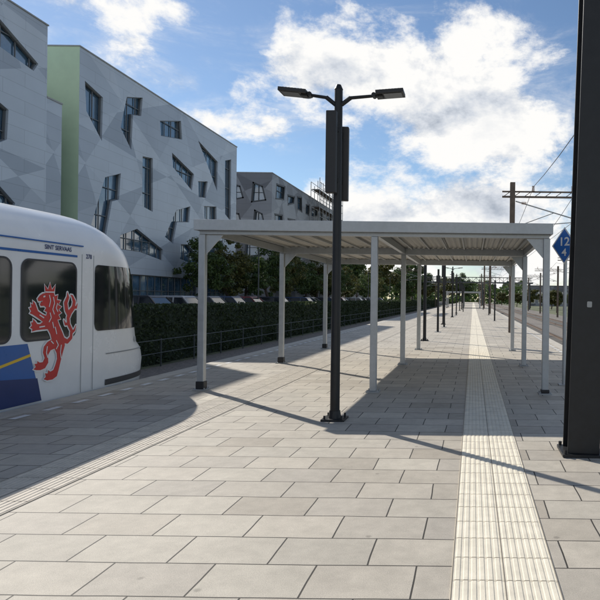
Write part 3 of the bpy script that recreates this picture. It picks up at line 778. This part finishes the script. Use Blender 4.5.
# ------------------------------------------------------------------ trees
def make_tree(h, cr, leafmat, seed, nleaf, lsize, label):
    rnd = random.Random(seed)
    rt = root('tree', (0, 0, 0), label, 'tree', 'trees around the station')
    mb = MB()
    zt = h*0.32
    pts = [Vector((0,0,-0.1)), Vector((rnd.uniform(-.1,.1), rnd.uniform(-.1,.1), zt*.6)), Vector((rnd.uniform(-.2,.2), rnd.uniform(-.2,.2), zt)), Vector((rnd.uniform(-.3,.3), 0, h*0.75))]
    rr = [0.022*h+.04, 0.017*h+.03, 0.015*h+.02, 0.03]
    for a, b, r0, r1 in zip(pts, pts[1:], rr, rr[1:]): mb.tube(a, b, r0, r1, 8)
    tips = []
    for k in range(11):
        f = rnd.uniform(0.0, 0.8); st = pts[2].lerp(pts[3], f)
        an = k*2.4+rnd.uniform(-.3,.3); ln = cr*rnd.uniform(.55,.95)*(1-f*.4)
        e = st+Vector((math.cos(an)*ln, math.sin(an)*ln, ln*rnd.uniform(.3,.9)))
        mid = st.lerp(e, .5)+Vector((0,0,ln*.08)); mb.tube(st, mid, .06*h/8, .035*h/8, 6); mb.tube(mid, e, .035*h/8, .01, 6); tips += [e, mid]
    mb.make('trunk', M['bark'], rt, smooth=True)
    cl = []
    cz = h*0.62; rz_ = h*0.38
    for k in range(34):
        while True:
            p = Vector((rnd.uniform(-1,1), rnd.uniform(-1,1), rnd.uniform(-1,1)))
            if 0.35 < p.length < 1.0: break
        taper = 1.0-0.35*max(0, p.z)
        cl.append((Vector((p.x*cr*taper, p.y*cr*taper, cz+p.z*rz_)), rnd.uniform(.16,.34)*cr))
    for t in tips: cl.append((t, rnd.uniform(.18,.3)*cr))
    mb = MB()
    for i in range(nleaf):
        c, r = cl[rnd.randrange(len(cl))]
        d = Vector((rnd.gauss(0,1), rnd.gauss(0,1), rnd.gauss(0,1))).normalized()*r*(rnd.random()**.45)
        p = c+Vector((d.x, d.y, d.z*.75))
        s = lsize*rnd.uniform(.6,1.4)
        nrm = (d.normalized()+Vector((rnd.uniform(-.8,.8), rnd.uniform(-.8,.8), rnd.uniform(-.3,1.0)))).normalized()
        a = nrm.orthogonal().normalized(); a = Matrix.Rotation(rnd.uniform(0,6.28), 3, nrm) @ a; b = nrm.cross(a)
        mb.poly([p+a*s, p+b*s*.55, p-a*s, p-b*s*.55])
    mb.make('crown', leafmat, rt, fix=False)
    return rt
tA = make_tree(5.4, 1.7, M['leaf1'], 1, 6500, .085, 'green broadleaf street tree with rounded crown')
tB = make_tree(5.7, 1.65, M['leaf2'], 2, 6500, .085, 'olive broadleaf street tree turning autumn yellow')
tC = make_tree(5.0, 1.75, M['leaf1'], 3, 6500, .085, 'broad green street tree beside parked cars')
big = make_tree(11, 4.2, M['leaf1'], 4, 8000, .26, 'tall dark green tree near the railway')
bigB = make_tree(9.5, 3.8, M['leaf2'], 5, 7000, .26, 'tall olive green tree near the railway')
tA.location = (-17.2, 38.5, 0.12); tB.location = (-17.1, 42.0, 0.12); tC.location = (-17.2, 45.5, 0.12)
big.location = (-24, 112, 0.1); bigB.location = (-19, 120, 0.1)
rnd = random.Random(5)
for i, yv in enumerate((49, 52.5, 56.5, 60.5, 65, 70, 75, 81, 87, 93, 99, 105)):
    clone((tA, tB, tC)[i % 3], (-16.9+rnd.uniform(-.4,.4), yv, 0.12), rnd.uniform(0,6), scale=(1.05,1.05,rnd.uniform(.95,1.2)))
for i, (x, yv) in enumerate(((-15,134),(-27,130),(-16,156),(-34,142),(-20,165),(-14,180),(-28,176),(-9,205),(-40,195),(-22,215),(-4,232),(-12,240))):
    s = rnd.uniform(.8,1.2); clone((big, bigB)[i % 2], (x, yv, -0.5), rnd.uniform(0,6), scale=(s,s,s))
for i, (x, yv) in enumerate(((17,90),(20,104),(16.5,118),(22,130),(17.5,146),(21,160),(17,178),(25,190),(15,205),(19,225),(12,250),(26,76),(24,60),(20,52))):
    s = rnd.uniform(.4,.65); clone((bigB, big)[i % 2], (x, yv, -0.9), rnd.uniform(0,6), scale=(s*1.2,s*1.2,s))
mb = MB(); rnd = random.Random(9)
for i in range(22000):
    x = rnd.uniform(-230, 230); y = 300+rnd.uniform(0, 30)
    hmax = 8+3.2*math.sin(x*.11)+2.2*math.sin(x*.27+1)+1.6*math.sin(x*.7+2)
    z = -0.9+hmax*(rnd.random()**.7)
    s = rnd.uniform(.5, 1.2); nrm = Vector((rnd.uniform(-1,1), -1, rnd.uniform(-.4,1.2))).normalized(); a = nrm.orthogonal().normalized(); a = Matrix.Rotation(rnd.uniform(0,6.28), 3, nrm) @ a; b = nrm.cross(a)
    p = Vector((x,y,z)); mb.poly([p+a*s, p+b*s*.6, p-a*s, p-b*s*.6])
o = mb.make('woodland', M['leaf1'], None, fix=False); o['kind'] = 'stuff'
def hedge(x0, x1, y0, y1, z0, z1, n, ls, label):
    rt = root('hedge', (x0, y0, z0), label, 'hedge')
    W_, L_, H_ = x1-x0, y1-y0, z1-z0
    mb = MB()
    mb.box(0.15, W_-.15, 0.1, L_-.1, 0, H_-.12); mb.make('branches', M['hedge_core'], rt)
    mb = MB(); rnd = random.Random(3)
    for i in range(n):
        y = L_*rnd.random()**2.0; f = rnd.random()
        hz = H_+.03*math.sin(y*1.3)+.03*math.sin(y*3.1+1)
        if f < .62: p = Vector((W_-.12+.06*math.sin(y*2.1)*rnd.random()+rnd.uniform(-.06,.07), y, rnd.uniform(0, hz)))
        else: p = Vector((rnd.uniform(0,W_), y, hz-rnd.random()**2*.2+.02))
        s = ls*rnd.uniform(.6,1.4)*(1+y/50); nrm = Vector((rnd.uniform(-.2,1), rnd.uniform(-1,1), rnd.uniform(-.5,1))).normalized(); a = nrm.orthogonal().normalized(); a = Matrix.Rotation(rnd.uniform(0,6.28), 3, nrm) @ a; b = nrm.cross(a)
        mb.poly([p+a*s, p+b*s*.6, p-a*s, p-b*s*.6])
    mb.make('foliage', M['hedge'], rt, fix=False)
hedge(-12.7, -11.3, 12, 200, -0.9, 1.20, 65000, .045, 'long clipped dark green hedge between tracks and parking')
FN = root('fence', (-10.9, 6, -0.9), 'low dark metal rail fence beside the track', 'fence')
mb = MB()
for k in range(60): mb.box(-.02,.02,k*2.5-.02,k*2.5+.02,0,1.0)
mb.make('fence_posts', M['fence_steel'], FN)['kind'] = 'stuff'
for z in (.95, .5):
    mb = MB(); mb.tube((.035,0,z),(.035,148,z),.015,seg=6); mb.make('rail', M['fence_steel'], FN)

# ------------------------------------------------------------------ cars
def car(colr, label, loc):
    rt = root('parked_car', loc, label, 'car', 'cars parked behind the hedge')
    paint = mat_basic('car_paint', colr, 0.3, metal=0.1, spec=0.5)
    low_ = [(-2.1,.32),(-2.15,.62),(-2.02,.88),(-1.0,.97),(1.6,.98),(2.08,.90),(2.14,.6),(2.08,.32)]
    mb = MB(); n = len(low_)
    secs = [(-.86,.93),(-.9,1.0),(.9,1.0),(.86,.93)]
    for yv, s in secs:
        mb.v += [(x*s if abs(x) > 1.9 else x, yv, z if z < .9 else .9+(z-.9)*s) for x, z in low_]
    for k in range(3):
        for i in range(n):
            j = (i+1) % n; mb.f.append([k*n+i, k*n+j, (k+1)*n+j, (k+1)*n+i])
    mb.f.append(list(range(n))); mb.f.append([3*n+i for i in reversed(range(n))])
    mb.make('body', paint, rt, bevel=0.04)
    def cabin(z0, z1, inset0, inset1, x00, x01, x10, x11, name, mat):
        mb = MB()
        mb.v = [(x00,-inset0,z0),(x01,-inset0,z0),(x01,inset0,z0),(x00,inset0,z0),(x10,-inset1,z1),(x11,-inset1,z1),(x11,inset1,z1),(x10,inset1,z1)]
        mb.f = [[0,3,2,1],[4,5,6,7],[0,1,5,4],[1,2,6,5],[2,3,7,6],[3,0,4,7]]
        return mb.make(name, mat, rt, bevel=0.03)
    cabin(.95, 1.40, .84, .68, -1.2, 1.98, -.45, 1.55, 'window', M['glass'])
    cabin(1.38, 1.47, .70, .62, -.5, 1.6, -.35, 1.45, 'roof', paint)
    for s in (-1, 1):
        for (xa, xb) in ((-1.2,-.47),(.25,.25),(1.15,1.12),(1.98,1.56)):
            mb = MB(); mb.beam((xa, s*.835, .96), (xb, s*.69, 1.40), .06, .05); mb.make('pillar', paint, rt)
    for x in (-1.3, 1.3):
        for s in (-1, 1):
            mb = MB(); mb.tube((x, s*.70, .33), (x, s*.915, .33), .33, seg=20); w = mb.make('wheel', M['rubber'], rt, bevel=.02)
            mb = MB(); mb.tube((x, s*.90, .33), (x, s*.925, .33), .2, seg=10); mb.make('rim', M['rim'], w)
    for s in (-1, 1):
        mb = MB(); mb.box(-2.13,-1.95, s*.68-.16, s*.68+.16, .66,.78); mb.make('headlight', M['hlight'], rt, bevel=.02)
        mb = MB(); mb.box(1.98,2.14, s*.70-.14, s*.70+.14, .72,.86); mb.make('tail_light', M['rlight'], rt, bevel=.02)
        mb = MB(); mb.box(-.95,-.8, s*.98-.08, s*.98+.08, .98,1.1); mb.make('mirror', paint, rt, bevel=.02)
    return rt
cols = [((.02,.02,.025),'black hatchback parked behind the hedge'),((.35,.35,.35),'white hatchback parked behind the hedge'),((.12,.125,.13),'grey hatchback parked behind the hedge'),((.03,.05,.10),'dark blue hatchback parked behind the hedge'),((.18,.03,.03),'red hatchback parked behind the hedge')]
cars = [car(c, l_, (-15.2, 26+2.9*i, 0.12)) for i, (c, l_) in enumerate(cols)]
seq = [2,0,3,3,0,2,0,0,4,2,3,1,0,2,0,1,3,2]
for i, k in enumerate(seq):
    clone(cars[k], (-15.2+random.uniform(-.2,.2), 26+2.9*(i+5), 0.12), R(180) if random.random() < .4 else R(random.uniform(-1.5,1.5)))
PLm = root('parking_lamp', (-13.6, 38, 0.12), 'slim grey lamp post beside the parking area', 'street lamp', 'parking lamp posts')
mb = MB(); mb.tube((0,0,0),(0,0,4.6),.05,.035,12); mb.make('pole', M['fence_steel'], PLm)
mb = MB(); mb.tube((0,0,4.6),(0,0,4.7),.10,.22,14); mb.tube((0,0,4.7),(0,0,4.76),.22,.08,14); mb.make('lamp_head', M['black_steel'], PLm)
for yv in (58, 78, 98): clone(PLm, (-13.6, yv, 0.12))

# ------------------------------------------------------------------ light, sky
SUN_EL = R(33.5)
sd = Vector((-0.715*math.cos(SUN_EL), 0.70*math.cos(SUN_EL), math.sin(SUN_EL))).normalized()
sun = bpy.data.lights.new('sun', 'SUN'); sun.energy = 5.0; sun.angle = R(0.5); sun.color = (1.0, 0.95, 0.87)
so = bpy.data.objects.new('sun', sun); col.objects.link(so); so.rotation_euler = sd.to_track_quat('Z', 'Y').to_euler(); so.location = (-30, 30, 30)

w = bpy.data.worlds.new('World'); scene.world = w; w.use_nodes = True
n = w.node_tree.nodes; l = w.node_tree.links; n.clear()
out = n.new('ShaderNodeOutputWorld')
sky = n.new('ShaderNodeTexSky'); sky.sky_type = 'NISHITA'; sky.sun_disc = False; sky.sun_elevation = SUN_EL
sky.sun_rotation = math.atan2(sd.x, sd.y); sky.air_density = 1.0; sky.dust_density = 0.1; sky.ozone_density = 3.2
bg1 = n.new('ShaderNodeBackground'); bg1.inputs['Strength'].default_value = 0.108; l.new(sky.outputs[0], bg1.inputs['Color'])
tc = n.new('ShaderNodeTexCoord')
def mth(op, a, b=None, c=None, clamp=False):
    m = n.new('ShaderNodeMath'); m.operation = op; m.use_clamp = clamp
    for i, v in enumerate((a, b, c)):
        if v is None: continue
        if isinstance(v, (int, float)): m.inputs[i].default_value = v
        else: l.new(v, m.inputs[i])
    return m.outputs[0]
sep = n.new('ShaderNodeSeparateXYZ'); l.new(tc.outputs['Generated'], sep.inputs[0])
ya = mth('MAXIMUM', mth('ABSOLUTE', sep.outputs['Y']), 0.08)
A = mth('DIVIDE', sep.outputs['X'], ya); B = mth('DIVIDE', sep.outputs['Z'], ya)
banks = [(-.12,.37,.20,.085,.92),(.05,.27,.15,.08,.90),(-.30,.40,.09,.05,.70),(-.02,.16,.24,.045,.75),(-.36,.28,.10,.04,.72),
         (-.56,.45,.06,.08,.64),(-.49,.36,.05,.03,.45),(-.68,.49,.06,.025,.45),(-.24,.12,.18,.035,.55),(.12,.49,.13,.03,-.55),(-.40,.44,.045,.06,-.45),(.10,.20,.04,.03,-.20),
         (-1.5,.6,.5,.25,.8),(1.2,.5,.5,.2,.7),(.3,1.0,.6,.35,.7)]
tot = None
for (a0, b0, sa, sb, wt) in banks:
    qa = mth('MULTIPLY', mth('SUBTRACT', A, a0), 1/sa); qb = mth('MULTIPLY', mth('SUBTRACT', B, b0), 1/sb)
    e = mth('MULTIPLY', mth('EXPONENT', mth('MULTIPLY', mth('MULTIPLY_ADD', qa, qa, mth('MULTIPLY', qb, qb)), -1.0)), wt)
    tot = e if tot is None else mth('ADD', tot, e)
qb = mth('MULTIPLY', mth('SUBTRACT', sep.outputs['Z'], .06), 1/.065)
tot = mth('ADD', tot, mth('MULTIPLY', mth('EXPONENT', mth('MULTIPLY', mth('MULTIPLY', qb, qb), -1.0)), .6))
def fbm(off, scale, detail=9, rough=.6, zs=1.6, dist=.1):
    mp = n.new('ShaderNodeMapping'); mp.inputs['Location'].default_value = off; mp.inputs['Scale'].default_value = (1, 1, zs)
    l.new(tc.outputs['Generated'], mp.inputs['Vector'])
    no = n.new('ShaderNodeTexNoise'); no.inputs['Scale'].default_value = scale; no.inputs['Detail'].default_value = detail; no.inputs['Roughness'].default_value = rough; no.inputs['Distortion'].default_value = dist
    l.new(mp.outputs[0], no.inputs['Vector']); return no.outputs['Fac']
f1 = fbm((0.3,0,0.1), 6.0, rough=.64); f2 = fbm((0.3+.03,0,0.1-.06), 6.0, 6); f3 = fbm((1.3,0,0.4), 3.5, 8, .68, 3.2, .6)
raw = mth('ADD', tot, mth('MULTIPLY', mth('SUBTRACT', f1, 0.5), 2.6))
def sstep(v, a, b):
    mr = n.new('ShaderNodeMapRange'); mr.interpolation_type = 'SMOOTHSTEP'; mr.inputs['From Min'].default_value = a; mr.inputs['From Max'].default_value = b; l.new(v, mr.inputs['Value']); return mr.outputs[0]
core = sstep(raw, .22, .64)
veil = mth('MULTIPLY', mth('MULTIPLY', sstep(raw, -.25, .45), sstep(f3, .43, .70)), .6)
dens = mth('MULTIPLY', mth('MAXIMUM', core, veil), sstep(sep.outputs['Z'], -0.01, 0.02))
thick = sstep(raw, .7, 1.5)
lit = mth('ADD', mth('MULTIPLY', mth('SUBTRACT', f1, f2), 3.4), 0.82, clamp=True)
shade = mth('SUBTRACT', lit, mth('MULTIPLY', thick, 0.36), clamp=True)
cr = n.new('ShaderNodeValToRGB'); e = cr.color_ramp.elements
e[0].position = 0.02; e[0].color = (.40,.45,.53,1); e[1].position = .80; e[1].color = (1.0,.99,.97,1)
x = e.new(.38); x.color = (.67,.71,.775,1)
l.new(shade, cr.inputs['Fac'])
bg2 = n.new('ShaderNodeBackground'); bg2.inputs['Strength'].default_value = 1.0; l.new(cr.outputs[0], bg2.inputs['Color'])
mx = n.new('ShaderNodeMixShader'); l.new(dens, mx.inputs[0]); l.new(bg1.outputs[0], mx.inputs[1]); l.new(bg2.outputs[0], mx.inputs[2]); l.new(mx.outputs[0], out.inputs['Surface'])

# ------------------------------------------------------------------ camera
cam = bpy.data.cameras.new('camera'); cam.lens = 36; cam.sensor_width = 36; cam.clip_end = 5000
cam.shift_x = -(473-300)/600; cam.shift_y = -(1)/600
co = bpy.data.objects.new('camera', cam); col.objects.link(co)
co.matrix_world = Matrix.Translation((0, 0, 1.6)) @ Matrix.Rotation(R(90), 4, 'X') @ Matrix.Rotation(R(0.7), 4, 'Z')
scene.camera = co
scene.view_settings.view_transform = 'Standard'; scene.view_settings.look = 'None'; scene.view_settings.exposure = 0
